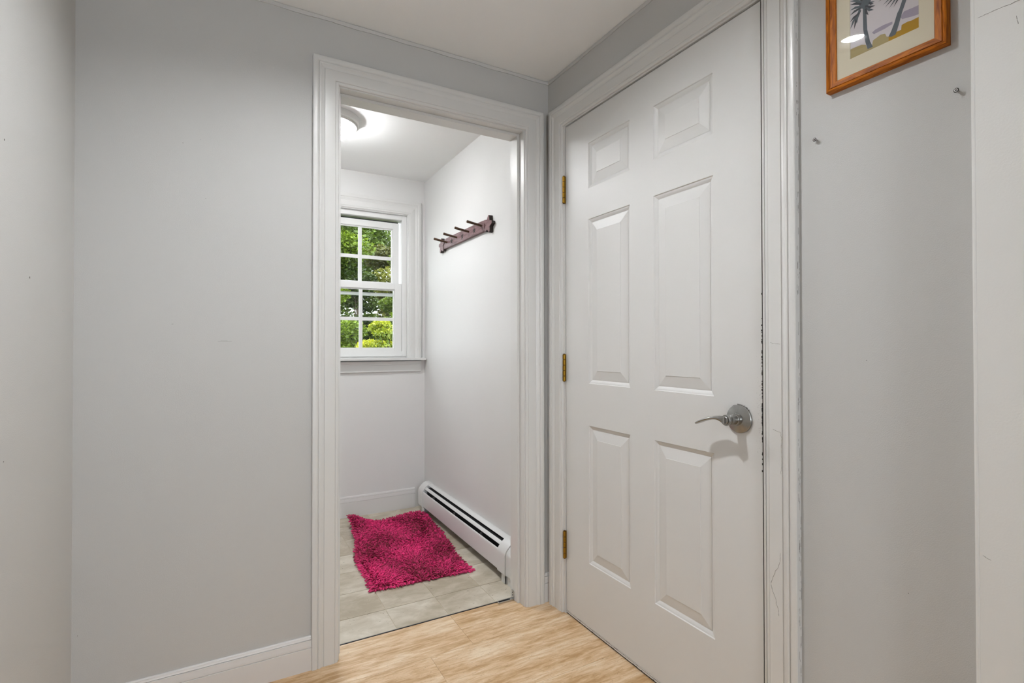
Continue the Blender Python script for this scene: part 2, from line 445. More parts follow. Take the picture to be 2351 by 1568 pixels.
# ------------------------------------------------------------------ trim profiles
CW = .0875
def arc(u0, t0, u1, t1, n, k):
    """s-curve between two profile points"""
    r = []
    for i in range(1, n+1):
        a = i/n; e = (1-math.cos(pi*a))/2 if k == 's' else (math.sin(pi*a/2) if k == 'o' else 1-math.cos(pi*a/2))
        r.append((u0+(u1-u0)*a, t0+(t1-t0)*e))
    return r
CAS = [(0, .0065)] + arc(0, .0065, .004, .0095, 4, 'o') + [(.0100, .0098), (.0106, .0086), (.0115, .0112)] + arc(.0115, .0112, .014, .0125, 3, 'o') + \
      [(.047, .0128), (.0482, .0104), (.0495, .0116)] + arc(.0495, .0118, .060, .0158, 5, 'i') + [(.0612, .0168), (.0635, .0172), (.0660, .0165), (.0675, .0136), (.0690, .0150)] + \
      arc(.069, .0152, .0745, .0180, 4, 'o') + [(.0840, .0182), (CW-.001, .0176), (CW, .0165)]
def casing(name, label, xin0, xin1, ztop, plane, parent_loc, flip=1.0, sw=CW, prof=CAS, m=m_trim, cat='casing', zbot=0.0, legs=(1, 1)):
    """cased opening on a wall plane. plane=('y', value, normal) or ('x', value, normal)"""
    ax, val, nr = plane
    root = thing(name, parent_loc, label, cat, kind='structure')
    P = (lambda a, z: (a, val, z)) if ax == 'y' else (lambda a, z: (val, a, z))
    n = (0, nr, 0) if ax == 'y' else (nr, 0, 0)
    for side, on in zip((0, 1), legs):
        if not on: continue
        xi = (xin0, xin1)[side]; sg = (-1, 1)[side]
        q = MB(); q.sweep2(prof, lambda u: P(xi+sg*u, zbot), lambda u: P(xi+sg*u, ztop+u), n)
        q.build('casing_leg', m, root, smooth=35)
    q = MB(); q.sweep2(prof, lambda u: P(xin0-u, ztop+u), lambda u: P(xin1+u, ztop+u), n)
    q.build('casing_head', m, root, smooth=35)
    return root

# doorway between hall and mud room
d1 = casing('trim_doorway', 'white moulded casing and jamb around the open doorway', -.8877, -.1203, 2.0335, ('y', 0, -1), (-.504, 0, 0))
JX0, JX1, JZ = -.8835, -.1245, 2.0295
quick('jamb', m_trim, d1, lambda q: q.box(JX0-.018, JX0, -.0008, .1155, 0, JZ+.018), bevel=.001)
quick('jamb', m_trim, d1, lambda q: q.box(JX1, JX1+.018, -.0008, .1155, 0, JZ+.018), bevel=.001)
quick('jamb_head', m_trim, d1, lambda q: q.box(JX0, JX1, -.0008, .1155, JZ, JZ+.018), bevel=.001)
quick('door_stop', m_trim, d1, lambda q: q.box(JX0, JX0+.011, .0377, .102, 0.0, JZ), bevel=.0015)
quick('door_stop', m_trim, d1, lambda q: q.box(JX1-.011, JX1, .0377, .102, 0.0, JZ), bevel=.0015)
quick('door_stop', m_trim, d1, lambda q: q.box(JX0+.011, JX1-.011, .0377, .102, JZ-.011, JZ), bevel=.0015)
# mud room side casing of the doorway
casing('trim_doorway', 'white casing on the mud room side of the doorway', -.8877, -.1203, 2.0335, ('y', .115, 1), (-.504, .115, 0))

# casing of the six-panel door
d2 = casing('trim_door', 'white moulded casing around the closed six-panel door', -1.0405, -.1155, 2.0315, ('x', 0, -1), (0, -.577, 0))
quick('jamb', m_trim, d2, lambda q: q.box(-.0006, .12, -.1255, -.1080, 0, 2.0425))
quick('jamb', m_trim, d2, lambda q: q.box(-.0006, .12, -1.0352, -1.0290, 0, 2.0425))
quick('jamb_head', m_trim, d2, lambda q: q.box(-.0006, .12, -1.0290, -.1255, 2.0262, 2.0425))
quick('door_stop', m_trim, d2, lambda q: q.box(.0395, .075, -.1400, -.1255, 0, 2.0262))
quick('door_stop', m_trim, d2, lambda q: q.box(.0395, .075, -1.0290, -1.0130, 0, 2.0262))
quick('door_stop', m_trim, d2, lambda q: q.box(.0395, .075, -1.0130, -.1400, 2.0110, 2.0262))
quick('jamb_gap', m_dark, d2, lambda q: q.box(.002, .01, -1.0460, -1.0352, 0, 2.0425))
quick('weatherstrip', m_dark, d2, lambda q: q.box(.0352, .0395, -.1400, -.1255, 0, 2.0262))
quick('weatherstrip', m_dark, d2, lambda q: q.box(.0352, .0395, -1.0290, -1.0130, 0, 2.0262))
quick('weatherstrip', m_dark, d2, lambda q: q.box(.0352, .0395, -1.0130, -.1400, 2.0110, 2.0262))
quick('under_door_block', m_dark, d2, lambda q: q.box(.006, .12, -1.0272, -.1265, .0, .0045))  # dark block added under the door: stops light leaking, darkens the gap
quick('strike_plate', m_dark, d2, lambda q: q.box(-.0012, .02, -1.0274, -1.0262, .878, .945))
def crackmesh(mb, pts, x, w_=.0006):
    rr = random.Random(11)
    for (y0, z0), (y1, z1) in zip(pts[:-1], pts[1:]):
        k = 6; L_ = Vector((y1-y0, z1-z0)).length
        js = [Vector((0, 0))]+[Vector((rr.gauss(0, 1), rr.gauss(0, 1)))*min(.0006, L_*.02) for _ in range(k-1)]+[Vector((0, 0))]
        for i in range(k):
            a = Vector((y0, z0)).lerp(Vector((y1, z1)), i/k)+js[i]; c = Vector((y0, z0)).lerp(Vector((y1, z1)), (i+1)/k)+js[i+1]
            d = (c-a).normalized(); nn = Vector((-d.y, d.x))*w_*.5*(.5+rr.random())
            vs = [(x, *(a-nn)), (x, *(a+nn)), (x, *(c+nn)), (x, *(c-nn))]
            vs2 = [(x+.0006, p[1], p[2]) for p in vs]
            mb.extrude(vs, vs2)
b = MB()
for cp in ([(-1.0635,.896),(-1.0742,.892),(-1.0841,.8905),(-1.088,.8744),(-1.0860,.8521),(-1.0875,.8124),(-1.0850,.7856)],
           [(-1.0816,.5875),(-1.0815,.5657),(-1.0767,.553),(-1.0636,.5238),(-1.0563,.5020)],
           [(-1.0563,.4988),(-1.0598,.4859),(-1.0669,.4724),(-1.0766,.4416),(-1.0771,.4288)],
           [(-1.0579,1.1168),(-1.0679,1.1133),(-1.0840,1.1121)]):
    crackmesh(b, cp, -.0130)
b.build('paint_crack', m_scuff, d2)
quick('worn_edge', paint('worn_grey_paint', (.36, .355, .345), .5, 0, 60, .4, (1, 1, .2), .25), d2, lambda q: q.box(-.0002, -.0105, -1.12795, -1.1274, 0, 2.08))
# worn dirty paint on the outer side of the latch casing
b = MB(); rr = random.Random(5)
for k in range(150):
    z = rr.random()*2.08; h = .004+.022*rr.random()**2; x = -.001-.010*rr.random(); t = .0003+.0006*rr.random()
    b.box(x, x+t, -1.12825, -1.1276, z, z+h)
tag(b.build('worn_paint', m_scuff, d2), kind='stuff')

# baseboards
def bprof(h, flat):
    return [(0, .0125), (flat, .0125), (flat+.0010, .0095), (flat+.0030, .0115)] + arc(flat+.0028, .0118, h-.014, .0095, 6, 's') + \
           [(h-.0130, .0058), (h-.0105, .0082)] + arc(h-.010, .0080, h-.003, .0062, 3, 'o') + [(h, .0035)]
b = MB(); b.sweep2(bprof(.1145, .075), lambda u: (XL, 0, u), lambda u: (-.9755, 0, u), (0, -1, 0))
tag(b.build('baseboard_back', m_base, smooth=30), 'white moulded baseboard left of the doorway casing', 'baseboard', kind='structure')
b = MB(); b.sweep2(bprof(.1225, .080), lambda u: (-.0325, 0, u), lambda u: (-.0005, 0, u), (0, -1, 0))
tag(b.build('baseboard_corner', m_base, smooth=30), 'short stub of baseboard in the corner between the two casings', 'baseboard', kind='structure')
b = MB(); b.sweep2(bprof(.1145, .075), lambda u: (XL, -.02, u), lambda u: (XL, YH, u), (1, 0, 0))
tag(b.build('baseboard_left', m_base, smooth=30), 'white baseboard along the left hall wall below the frame', 'baseboard', kind='structure')
b = MB(); b.sweep2(bprof(.1335, .094), lambda u: (XML, YM, u), lambda u: (-.103, YM, u), (0, -1, 0))
tag(b.build('baseboard_far', m_base, smooth=30), 'white moulded baseboard under the mud room window', 'baseboard', kind='structure')
b = MB(); b.sweep2(bprof(.1145, .075), lambda u: (0, -1.13, u), lambda u: (0, -1.476, u), (-1, 0, 0))
tag(b.build('baseboard_right', m_base, smooth=30), 'white baseboard under the framed picture below the frame', 'baseboard', kind='structure')

# small scuffs on the walls
def scuffs(parent, m, items):
    for bx in items:
        mb = MB(); mb.box(*bx); mb.build('scuff', m, parent)
scuffs(wall_back, m_scuff, [(-1.381, -1.376, -.0006, .001, 1.1762, 1.1772), (-1.2573, -1.2183, -.0005, .001, 1.1240, 1.1247), (-1.2495, -1.2303, -.0005, .001, 1.1263, 1.1267),
                  (-1.3546, -1.3526, -.0006, .001, 1.7408, 1.7424), (-1.3079, -1.3067, -.0006, .001, 1.7600, 1.7612), (-1.6015, -1.6003, -.0006, .001, .2810, .2836)])
scuffs(wall_left, m_scuff, [(XL-.001, XL+.0006, -.3665, -.3633, 1.2600, 1.2640), (XL-.001, XL+.0006, -.518, -.515, 1.515, 1.518), (XL-.001, XL+.0006, -.509, -.506, .8788, .8806)])
scuffs(wall_left, m_chip, [(XL-.001, XL+.0008, -.1075, -.1035, 1.2010, 1.2045)])
scuffs(wall_right, m_scuff, [(-.0006, .001, -1.2785, -1.2765, 1.0750, 1.0768), (-.0006, .001, -1.3537, -1.3525, .5970, .6000)])
b = MB(); crackmesh(b, [(-1.4890, 1.6960), (-1.5050, 1.6967), (-1.5140, 1.6965), (-1.5430, 1.6955), (-1.60, 1.6955)], -.0504, .0006)
b.build('pencil_line', m_scuff, wall_pier)
b = MB(); crackmesh(b, [(-1.5400, 1.671), (-1.5410, 1.664), (-1.5425, 1.656)], -.0504, .0006)
crackmesh(b, [(-1.489, .735), (-1.494, .732), (-1.500, .730)], -.0504, .0005)
b.build('scuff', m_scuff, wall_pier)

# ------------------------------------------------------------------ six-panel door
door = thing('door_1', (.003, -.577, 0), 'closed white six-panel door with brass hinges and a nickel lever', 'door', kind='structure')
DX, DY0, DY1, DZ0, DZ1 = .003, -1.0237, -.1297, .0175, 2.0212
PY = [(-.5175, -.2812), (-.8705, -.6325)]
PZ = [(.2610, .7975), (.9615, 1.6045), (1.7255, 1.9035)]
ins, dep = .0165, .0085
b = MB()
ys = sorted([DY0, DY1]+[v for p in PY for v in p]); zs = sorted([DZ0, DZ1]+[v for p in PZ for v in p])
for i in range(len(ys)-1):
    for j in range(len(zs)-1):
        y0, y1, z0, z1 = ys[i], ys[i+1], zs[j], zs[j+1]
        if any(abs(y0-p[0]) < 1e-6 for p in PY) and any(abs(z0-p[0]) < 1e-6 for p in PZ):
            prev = None
            st = [(0, 0), (.0022, .0028), (.0045, .0034), (.0070, .0042), (.0110, .0062), (.0145, dep), (ins+.002, dep)]
            for k, (a, d) in enumerate(st):
                ring = [(DX+d, y0+a, z0+a), (DX+d, y1-a, z0+a), (DX+d, y1-a, z1-a), (DX+d, y0+a, z1-a)]
                if prev:
                    b.add(prev+ring, [(q, (q+1) % 4, 4+(q+1) % 4, 4+q) for q in range(4)])
                prev = ring
            b.add(prev, [(0, 1, 2, 3)])
        else:
            b.add([(DX, y0, z0), (DX, y1, z0), (DX, y1, z1), (DX, y0, z1)], [(0, 1, 2, 3)])
BX = DX+.0345
b.add([(BX, DY0, DZ0), (BX, DY1, DZ0), (BX, DY1, DZ1), (BX, DY0, DZ1)], [(3, 2, 1, 0)])
b.add([(DX, DY0, DZ0), (DX, DY1, DZ0), (BX, DY1, DZ0), (BX, DY0, DZ0)], [(0, 1, 2, 3)])
b.add([(DX, DY0, DZ1), (DX, DY1, DZ1), (BX, DY1, DZ1), (BX, DY0, DZ1)], [(3, 2, 1, 0)])
b.add([(DX, DY0, DZ0), (DX, DY0, DZ1), (BX, DY0, DZ1), (BX, DY0, DZ0)], [(3, 2, 1, 0)])
b.add([(DX, DY1, DZ0), (DX, DY1, DZ1), (BX, DY1, DZ1), (BX, DY1, DZ0)], [(0, 1, 2, 3)])
b.build('slab', m_door, door, fixn=False)
for (y0, y1) in PY:
    for (z0, z1) in PZ:
        b = MB(); prev = None
        for a, d in [(ins, dep+.001), (ins, dep-.0008), (.0500, .0018), (.0508, .0006)]:
            ring = [(DX+d, y0+a, z0+a), (DX+d, y1-a, z0+a), (DX+d, y1-a, z1-a), (DX+d, y0+a, z1-a)]
            if prev: b.add(prev+ring, [(q, (q+1) % 4, 4+(q+1) % 4, 4+q) for q in range(4)])
            else: b.add(ring, [(3, 2, 1, 0)])
            prev = ring
        b.add(prev, [(0, 1, 2, 3)])
        b.build('panel', m_door, door)
tag(quick('door_sweep', m_base, door, lambda q: q.box(.0025, .0370, DY0, DY1, .0062, .0158)), 'grubby white strip along the bottom of the door')
# dirty seam on the sweep and chipped paint along the latch edge
b = MB(); rr = random.Random(9)
for k in range(90):
    y = DY1-rr.random()*(DY1-DY0); l = .004+.03*rr.random()**2
    if k % 3 == 0: b.box(.0020, .0030, y, y-l, .0124+.0006*rr.random(), .0133+.0010*rr.random())
b.box(.0021, .0030, DY0, DY1, .0126, .0132)
for k in range(26):
    y = DY1-rr.random()*(DY1-DY0); l = .002+.012*rr.random()**2
    b.box(.0020, .0030, y, y-l, .0060, .0065+.0022*rr.random())
for k in range(90):
    z = rr.gauss(.98, .11); 
    b.box(DX-.0004, DX+.001, DY0-.0001, DY0+.0007+.0014*rr.random()**2, z, z+.0015+.004*rr.random())
for k in range(130):
    z = rr.gauss(.93, .07); y = DY0+.002+.014*rr.random()**2.4; s_ = .0003+.0004*rr.random()
    b.box(DX-.0003, DX+.001, y, y+s_, z, z+s_)
tag(b.build('chipped_paint', m_pegd, door), 'dark chips and grime along the door edges', kind='stuff')

m_hpin = metal('dark_brown_brass', (.12, .06, .012), .5)  # dark pin colour draws the dark rings between the knuckles
# hinges: barrel of five knuckles and the leaf edge
h0 = None
for zc in (1.7595, 1.0180, .2855):
    if h0 is None:
        h0 = quick('hinge', m_brass, door, lambda q: q.box(-.0030, .0030, -.1308, -.1262, zc-.0565, zc+.0565), bevel=.0003)
        h0['label'] = 'brass butt hinge'
        h0z = zc
        for k in range(5):
            z = zc-.0560+k*.0224
            kb = MB(); kb.lathe((-.0068, -.1290, z), (0, 0, 1), [(.0050, .0005), (.0060, .0014), (.0060, .0200), (.0050, .0209)], 20)
            kn = kb.build('knuckle', m_brass, h0, smooth=40)
        kb = MB(); kb.lathe((-.0068, -.1290, zc-.0580), (0, 0, 1), [(.0030, 0), (.0048, .0010), (.0048, .1150), (.0030, .1165)], 16)
        kb.build('pin', m_hpin, h0, smooth=40)
    else:
        c = dup(h0, door, (0, 0, zc-h0z))

# lever handle
hy, hz = -.9562, .9075
ros = MB()
ros.lathe((DX, hy, hz), (-1, 0, 0), [(.0386, -.001), (.0386, .0055), (.0376, .0068), (.0190, .0125), (.0172, .0130)], 48)
lever = ros.build('door_lever', m_nickel, door, smooth=25); lever['label'] = 'brushed nickel lever handle on a round rose'
b = MB(); b.lathe((DX, hy, hz), (-1, 0, 0), [(.0170, .0125), (.0166, .0220), (.0138, .0225), (.0132, .0235), (.0132, .0460), (.0140, .0465), (.0146, .0480), (.0146, .0585), (.0138, .0595)], 40)
b.build('neck', m_nickel, lever, smooth=30)
# flat blade: wide away from the door (a), thin up and down (b_)
def blade(mb, pts, n=20):
    k0 = len(mb.v)
    for i, (x, y, z, a, b_) in enumerate(pts):
        q0, q1 = pts[max(i-1, 0)], pts[min(i+1, len(pts)-1)]
        t = Vector((0, q1[1]-q0[1], q1[2]-q0[2])).normalized(); nn = Vector((0, -t.z, t.y))
        for k in range(n):
            an = 2*pi*k/n; c_, s_ = math.cos(an), math.sin(an)
            c_ = math.copysign(abs(c_)**.75, c_); s_ = math.copysign(abs(s_)**.75, s_)
            mb.v.append(tuple(Vector((x+a*c_, y, z))+nn*b_*s_))
    for i in range(len(pts)-1):
        for k in range(n):
            mb.f.append((k0+i*n+k, k0+i*n+(k+1) % n, k0+(i+1)*n+(k+1) % n, k0+(i+1)*n+k)); mb.m.append(0)
    mb.f.append(tuple(k0+k for k in reversed(range(n)))); mb.m.append(0)
    e = k0+(len(pts)-1)*n; mb.f.append(tuple(e+k for k in range(n))); mb.m.append(0)
key = [(-.0500, -.9560, .9065, .0060, .0128), (-.0500, -.9480, .9072, .0062, .0120), (-.0500, -.9380, .9092, .0080, .0082), (-.0500, -.9250, .9105, .0108, .0056),
       (-.0500, -.9060, .9075, .0125, .0046), (-.0500, -.8860, .9010, .0135, .0040), (-.0500, -.8680, .8935, .0135, .0036), (-.0500, -.8580, .8888, .0110, .0030), (-.0500, -.8535, .8866, .0070, .0022), (-.0500, -.8520, .8858, .0020, .0010)]
def cr(p0, p1, p2, p3, t): return .5*((2*p1)+(-p0+p2)*t+(2*p0-5*p1+4*p2-p3)*t*t+(-p0+3*p1-3*p2+p3)*t**3)
fine = []
for i in range(len(key)-1):
    q = [key[max(i-1, 0)], key[i], key[i+1], key[min(i+2, len(key)-1)]]
    for k in range(4): fine.append(tuple(cr(q[0][c], q[1][c], q[2][c], q[3][c], k/4) for c in range(5)))
fine.append(key[-1])
b = MB(); blade(b, fine); b.build('grip', m_nickel, lever, smooth=50)
b = MB(); b.lathe((DX-.0590, hy, hz), (-1, 0, 0), [(.0100, 0), (.0100, .0030), (.0092, .0036)], 28)
b.build('thumb_turn', m_nickel, lever, smooth=30)
b = MB(); b.box(DX-.0665, DX-.0620, hy-.0016, hy+.0016, hz-.0080, hz+.0080)
b.build('turn_bar', m_chrome, lever, bevel=.0004)
b = MB(); b.lathe((DX-.0300, hy-.0128, hz+.001), (0, -1, 0), [(.0030, 0), (.0030, .0014), (.0018, .0014), (.0016, .0006)], 16)
b.build('set_screw', m_chrome, lever, smooth=30)
b = MB(); rr = random.Random(4)
for k in range(26):
    a = rr.uniform(-.9, .65); r = .0386+.0018*rr.random()
    y = hy - r*math.sin(-a)*1.0; z = hz + r*math.cos(a)
    s_ = .0008+.0016*rr.random(); b.box(DX-.0006, DX+.001, y-s_*.7, y+s_*.7, z-s_*.5, z+s_*.5)
tag(b.build('chipped_rim', m_scuff, lever), kind='stuff')
b = MB(); b.box(DX+.006, DX+.028, DY0-.0006, DY0+.001, hz-.028, hz+.028)
b.build('latch_plate', m_screw, door)
quick('edge_strip', m_pegd, door, lambda q: q.box(DX+.0015, BX, DY0-.0008, DY0+.0004, DZ0, DZ1))

# pivot bracket at the foot of the right jamb
br = thing('pivot_bracket', (-.150, .078, 0), 'zinc L-shaped bifold door pivot bracket at the foot of the right jamb', 'bracket')
b = MB(); b.box(-.2105, -.1380, .0690, .0735, .0005, .0065); b.box(-.2105, -.1380, .0850, .0895, .0005, .0065)
b.box(-.2105, -.2060, .0735, .0850, .0005, .0055); b.box(-.1500, -.1380, .0735, .0850, .0005, .0055); b.box(-.206, -.150, .0735, .0850, .0004, .0012)
b.build('floor_plate', m_chrome, br)
quick('slot', m_dark, br, lambda q: q.box(-.2050, -.1510, .0742, .0843, .0012, .0022))
b = MB(); b.box(-.1378, -.1357, .0690, .0900, .0005, .0400); b.build('jamb_plate', m_chrome, br, bevel=.0006)
for z in (.020, .032): quick('screw', m_screw, br, lambda q: q.lathe((-.1378, .0795, z), (-1, 0, 0), [(.0032, 0), (.0026, .0010), (.0005, .0012)], 12), smooth=30)

# ------------------------------------------------------------------ window of the mud room
W = thing('window_1', (-.459, YM, 1.02), 'white double-hung window with four panes per sash looking onto trees', 'window', kind='structure')
IX0, IX1 = -.768, -.150
WP = [(0, .006), (.004, .0095), (.012, .010), (.013, .012), (.045, .0125), (.047, .0115), (.055, .015), (.060, .0165), (.062, .0145), (.066, .0145), (.070, .0175), (.086, .018), (.090, .016)]
n = (0, -1, 0); P = lambda a, z: (a, YM, z); zt = 2.014; sz = 1.0285
q = MB(); q.sweep2(WP, lambda u: P(IX0-u, sz), lambda u: P(IX0-u, zt+u), n); q.build('casing_leg', m_trim, W, smooth=30)
q = MB(); q.sweep2(WP, lambda u: P(IX1+u, sz), lambda u: P(IX1+u, zt+u), n); q.build('casing_leg', m_trim, W, smooth=30)
q = MB(); q.sweep2(WP, lambda u: P(IX0-u, zt+u), lambda u: P(IX1+u, zt+u), n); q.build('casing_head', m_trim, W, smooth=30)
quick('stool', m_trim, W, lambda q: q.box(-.885, -.0335, 1.488, YM+.035, sz-.0155, sz), bevel=.003)
AP = [(0, .006), (.006, .0125), (.010, .0125), (.012, .0095), (.026, .0100), (.048, .0100), (.0505, .0125), (.056, .0125), (.058, .0155), (.066, .0170), (.072, .022), (.0745, .024)]
q = MB(); q.sweep2(AP, lambda u: (-.862, YM, .9315+u), lambda u: (-.0625+.18*max(0, u-.055), YM, .9315+u), n); q.build('apron', m_trim, W, smooth=30)
# jamb liner: the white box of the opening
quick('jamb', m_vinylw, W, lambda q: q.box(IX1-.004, IX1+.007, YM, YM+.139, sz, zt))
quick('jamb', m_vinylw, W, lambda q: q.box(IX0-.007, IX0+.004, YM, YM+.139, sz, zt))
quick('jamb_head', m_vinylw, W, lambda q: q.box(IX0+.004, IX1-.004, YM, YM+.139, zt-.005, zt+.008))
quick('sill', m_vinylw, W, lambda q: q.box(IX0+.004, IX1-.004, YM+.030, YM+.139, sz-.018, sz+.012))
# vinyl frame around the sashes
def fr(mb, x0, x1, y0, y1, z0, z1, w_s, w_t, w_b):
    mb.box(x0, x0+w_s, y0, y1, z0, z1); mb.box(x1-w_s, x1, y0, y1, z0, z1)
    mb.box(x0+w_s, x1-w_s, y0, y1, z1-w_t, z1); mb.box(x0+w_s, x1-w_s, y0, y1, z0, z0+w_b)
q = MB(); fr(q, IX0+.004, IX1-.004, YM+.022, YM+.115, sz+.012, zt-.005, .032, .032, .034); q.build('frame', m_vinylw, W, bevel=.0015)
def sash(name, x0, x1, yf, z0, z1, ws, wt, wb, mx, mz, mw):
    q = MB(); fr(q, x0, x1, yf, yf+.030, z0, z1, ws, wt, wb)
    s_ = q.build(name, m_vinylw, W, bevel=.0015)
    gx0, gx1, gz0, gz1 = x0+ws, x1-ws, z0+wb, z1-wt
    # glazing bead
    q = MB(); fr(q, gx0-.0005, gx1+.0005, yf+.0085, yf+.022, gz0-.0005, gz1+.0005, .0085, .0085, .0085); q.build('glazing_bead', m_vinylw, s_)
    q = MB(); q.box(mx-mw/2, mx+mw/2, yf+.0110, yf+.0190, gz0, gz1); q.build('muntin', m_vinylw, s_)
    q = MB(); q.box(gx0, mx-mw/2, yf+.0110, yf+.0190, mz-mw/2, mz+mw/2); q.box(mx+mw/2, gx1, yf+.0110, yf+.0190, mz-mw/2, mz+mw/2); q.build('muntin', m_vinylw, s_)
    for (a, c) in ((gx0, mx), (mx, gx1)):
        for (d, e) in ((gz0, mz), (mz, gz1)):
            q = MB(); q.box(a+.0005, c-.0005, yf+.0145, yf+.0155, d+.0005, e-.0005); q.build('pane', m_pane, s_)
    return s_
mxc = -.459
us = sash('upper_sash', mxc-.263, mxc+.263, YM+.062, 1.497, 1.9610, .0420, .0430, .0430, mxc, 1.7130, .0235)
ls = sash('lower_sash', mxc-.272, mxc+.272, YM+.028, 1.0720, 1.5385, .0475, .0425, .0190, mxc-.002, 1.2920, .0225)
quick('meeting_rail', m_vinylw, us, lambda q: q.box(mxc-.22, mxc+.22, YM+.060, YM+.092, 1.452, 1.472))
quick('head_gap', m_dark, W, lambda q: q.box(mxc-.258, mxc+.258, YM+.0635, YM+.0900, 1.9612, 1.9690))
quick('lock', m_vinylw, ls, lambda q: q.box(mxc+.095, mxc+.150, YM+.0605, YM+.066, 1.905, 1.909))

# ------------------------------------------------------------------ framed watercolour
fx = 0.0; ft = .0185
FY0, FY1, FZ0, FZ1 = -1.4312, -1.2035, 1.6915, 2.010
pic = thing('framed_picture', (0, -1.3205, FZ0), 'varnished wood frame with a watercolour of two palm trees on the grey wall', 'picture')
FP = [(0, .0125), (.0012, .0140), (.0125, .0150), (.0133, .0138), (.0142, .0150), (.0165, .0175), (.0185, .0183), (.0205, .0175), (.0215, .0150), (.0215, .0015)]
iw = .0215; n = (-1, 0, 0); P = lambda y, z: (fx, y, z)
ly, hy2, lz, hz2 = FY0+iw, FY1-iw, FZ0+iw, FZ1-iw
q = MB(); q.sweep2(FP, lambda u: P(hy2+u, lz-u), lambda u: P(hy2+u, hz2+u), n); q.build('frame_rail', m_frame, pic, smooth=30)
q = MB(); q.sweep2(FP, lambda u: P(ly-u, lz-u), lambda u: P(ly-u, hz2+u), n); q.build('frame_rail', m_frame, pic, smooth=30)
q = MB(); q.sweep2(FP, lambda u: P(ly-u, lz-u), lambda u: P(hy2+u, lz-u), n); q.build('frame_rail', m_frameh, pic, smooth=30)
q = MB(); q.sweep2(FP, lambda u: P(ly-u, hz2+u), lambda u: P(hy2+u, hz2+u), n); q.build('frame_rail', m_frameh, pic, smooth=30)
quick('backing', m_mat, pic, lambda q: q.box(-.0090, -.0015, ly-.004, hy2+.004, lz-.004, hz2+.004))
# mat board with a bevelled window
PY0, PY1, PZ0, PZ1 = -1.3835, -1.2525, 1.7493, 1.9520
q = MB()
o_ = [(-.0105, ly-.004, lz-.004), (-.0105, hy2+.004, lz-.004), (-.0105, hy2+.004, hz2+.004), (-.0105, ly-.004, hz2+.004)]
i_ = [(-.0105, PY0, PZ0), (-.0105, PY1, PZ0), (-.0105, PY1, PZ1), (-.0105, PY0, PZ1)]
e_ = .0008
i2 = [(-.0092, PY0+e_, PZ0+e_), (-.0092, PY1-e_, PZ0+e_), (-.0092, PY1-e_, PZ1-e_), (-.0092, PY0+e_, PZ1-e_)]
q.add(o_+i_, [(k, (k+1) % 4, 4+(k+1) % 4, 4+k) for k in range(4)]); q.add(i_+i2, [(k, (k+1) % 4, 4+(k+1) % 4, 4+k) for k in range(4)])
q.build('mat_board', m_mat, pic)
# the watercolour itself: flat washes
def wash(name, a, c, sc_=30):
    return paint(name, a, .8, 0, 1, .2, var=c)
PCOL = [wash('wash_sky', (.64, .60, .62), .12), wash('wash_lavender', (.36, .32, .40), .12), wash('wash_ochre', (.44, .25, .022), .25), wash('wash_umber', (.42, .34, .17), .25),
        wash('wash_palm', (.125, .145, .165), .2), wash('wash_palm_dark', (.075, .082, .09), .2)]
q = MB()
lay = [0]
def poly(pts, mi):
    lay[0] += 1; x = -.0091-.00003*lay[0]
    q.add([(x, y, z) for y, z in pts], [tuple(range(len(pts)))], mi)
poly([(PY0, PZ0), (PY1, PZ0), (PY1, PZ1), (PY0, PZ1)], 0)
poly([(-1.2972,1.7856),(-1.303,1.7888),(-1.3198,1.79),(-1.3361,1.7881),(-1.3361,1.783),(-1.3216,1.7807),(-1.301,1.7804)], 1)
poly([(-1.3574,1.7973),(-1.3677,1.7963),(-1.3832,1.7954),(-1.3832,1.7767),(-1.3726,1.7785),(-1.3538,1.7832),(-1.3503,1.7892)], 1)
poly([(-1.2527,1.7715),(-1.2638,1.7712),(-1.2758,1.7704),(-1.2846,1.7658),(-1.2884,1.7543),(-1.2961,1.7545),(-1.2989,1.7494),(-1.2527,1.7494)], 3)
poly([(-1.2960,1.7494),(-1.2966,1.7542),(-1.299,1.7678),(-1.3141,1.7723),(-1.3224,1.7699),(-1.3251,1.7622),(-1.33,1.7598),(-1.33,1.7494)], 3)
poly([(-1.3290,1.7494),(-1.3290,1.7600),(-1.3395,1.7627),(-1.3519,1.762),(-1.3528,1.7716),(-1.3641,1.7724),(-1.37,1.771),(-1.3832,1.7715),(-1.3832,1.7494)], 2)
poly([(-1.2793,1.8533),(-1.2799,1.8015),(-1.2836,1.7738),(-1.2884,1.7543),(-1.2989,1.7541),(-1.2933,1.7687),(-1.2881,1.797),(-1.2861,1.8493)], 4)
poly([(-1.3287,1.7599),(-1.3342,1.7697),(-1.3397,1.783),(-1.3451,1.8003),(-1.3487,1.8064),(-1.3541,1.8214),(-1.3600,1.8500),(-1.3660,1.8490),(-1.3613,1.8171),(-1.3548,1.7998),(-1.3485,1.7781),(-1.3449,1.7659),(-1.3416,1.7575),(-1.3341,1.757)], 4)
crown = (-1.284, 1.8600)
poly([(crown[0]+.0120*math.cos(a), crown[1]+.0130*math.sin(a)) for a in [2*pi*k/14 for k in range(14)]], 4)
def frond(p0, p1, wd, mi):
    a = Vector(p0); c = Vector(p1); d = (c-a); nn = Vector((-d.y, d.x)).normalized(); m1 = a.lerp(c, .55)+nn*.002
    poly([tuple(a-nn*wd*.5), tuple(m1-nn*wd*.6), tuple(c), tuple(m1+nn*wd*.6), tuple(a+nn*wd*.5)], mi)
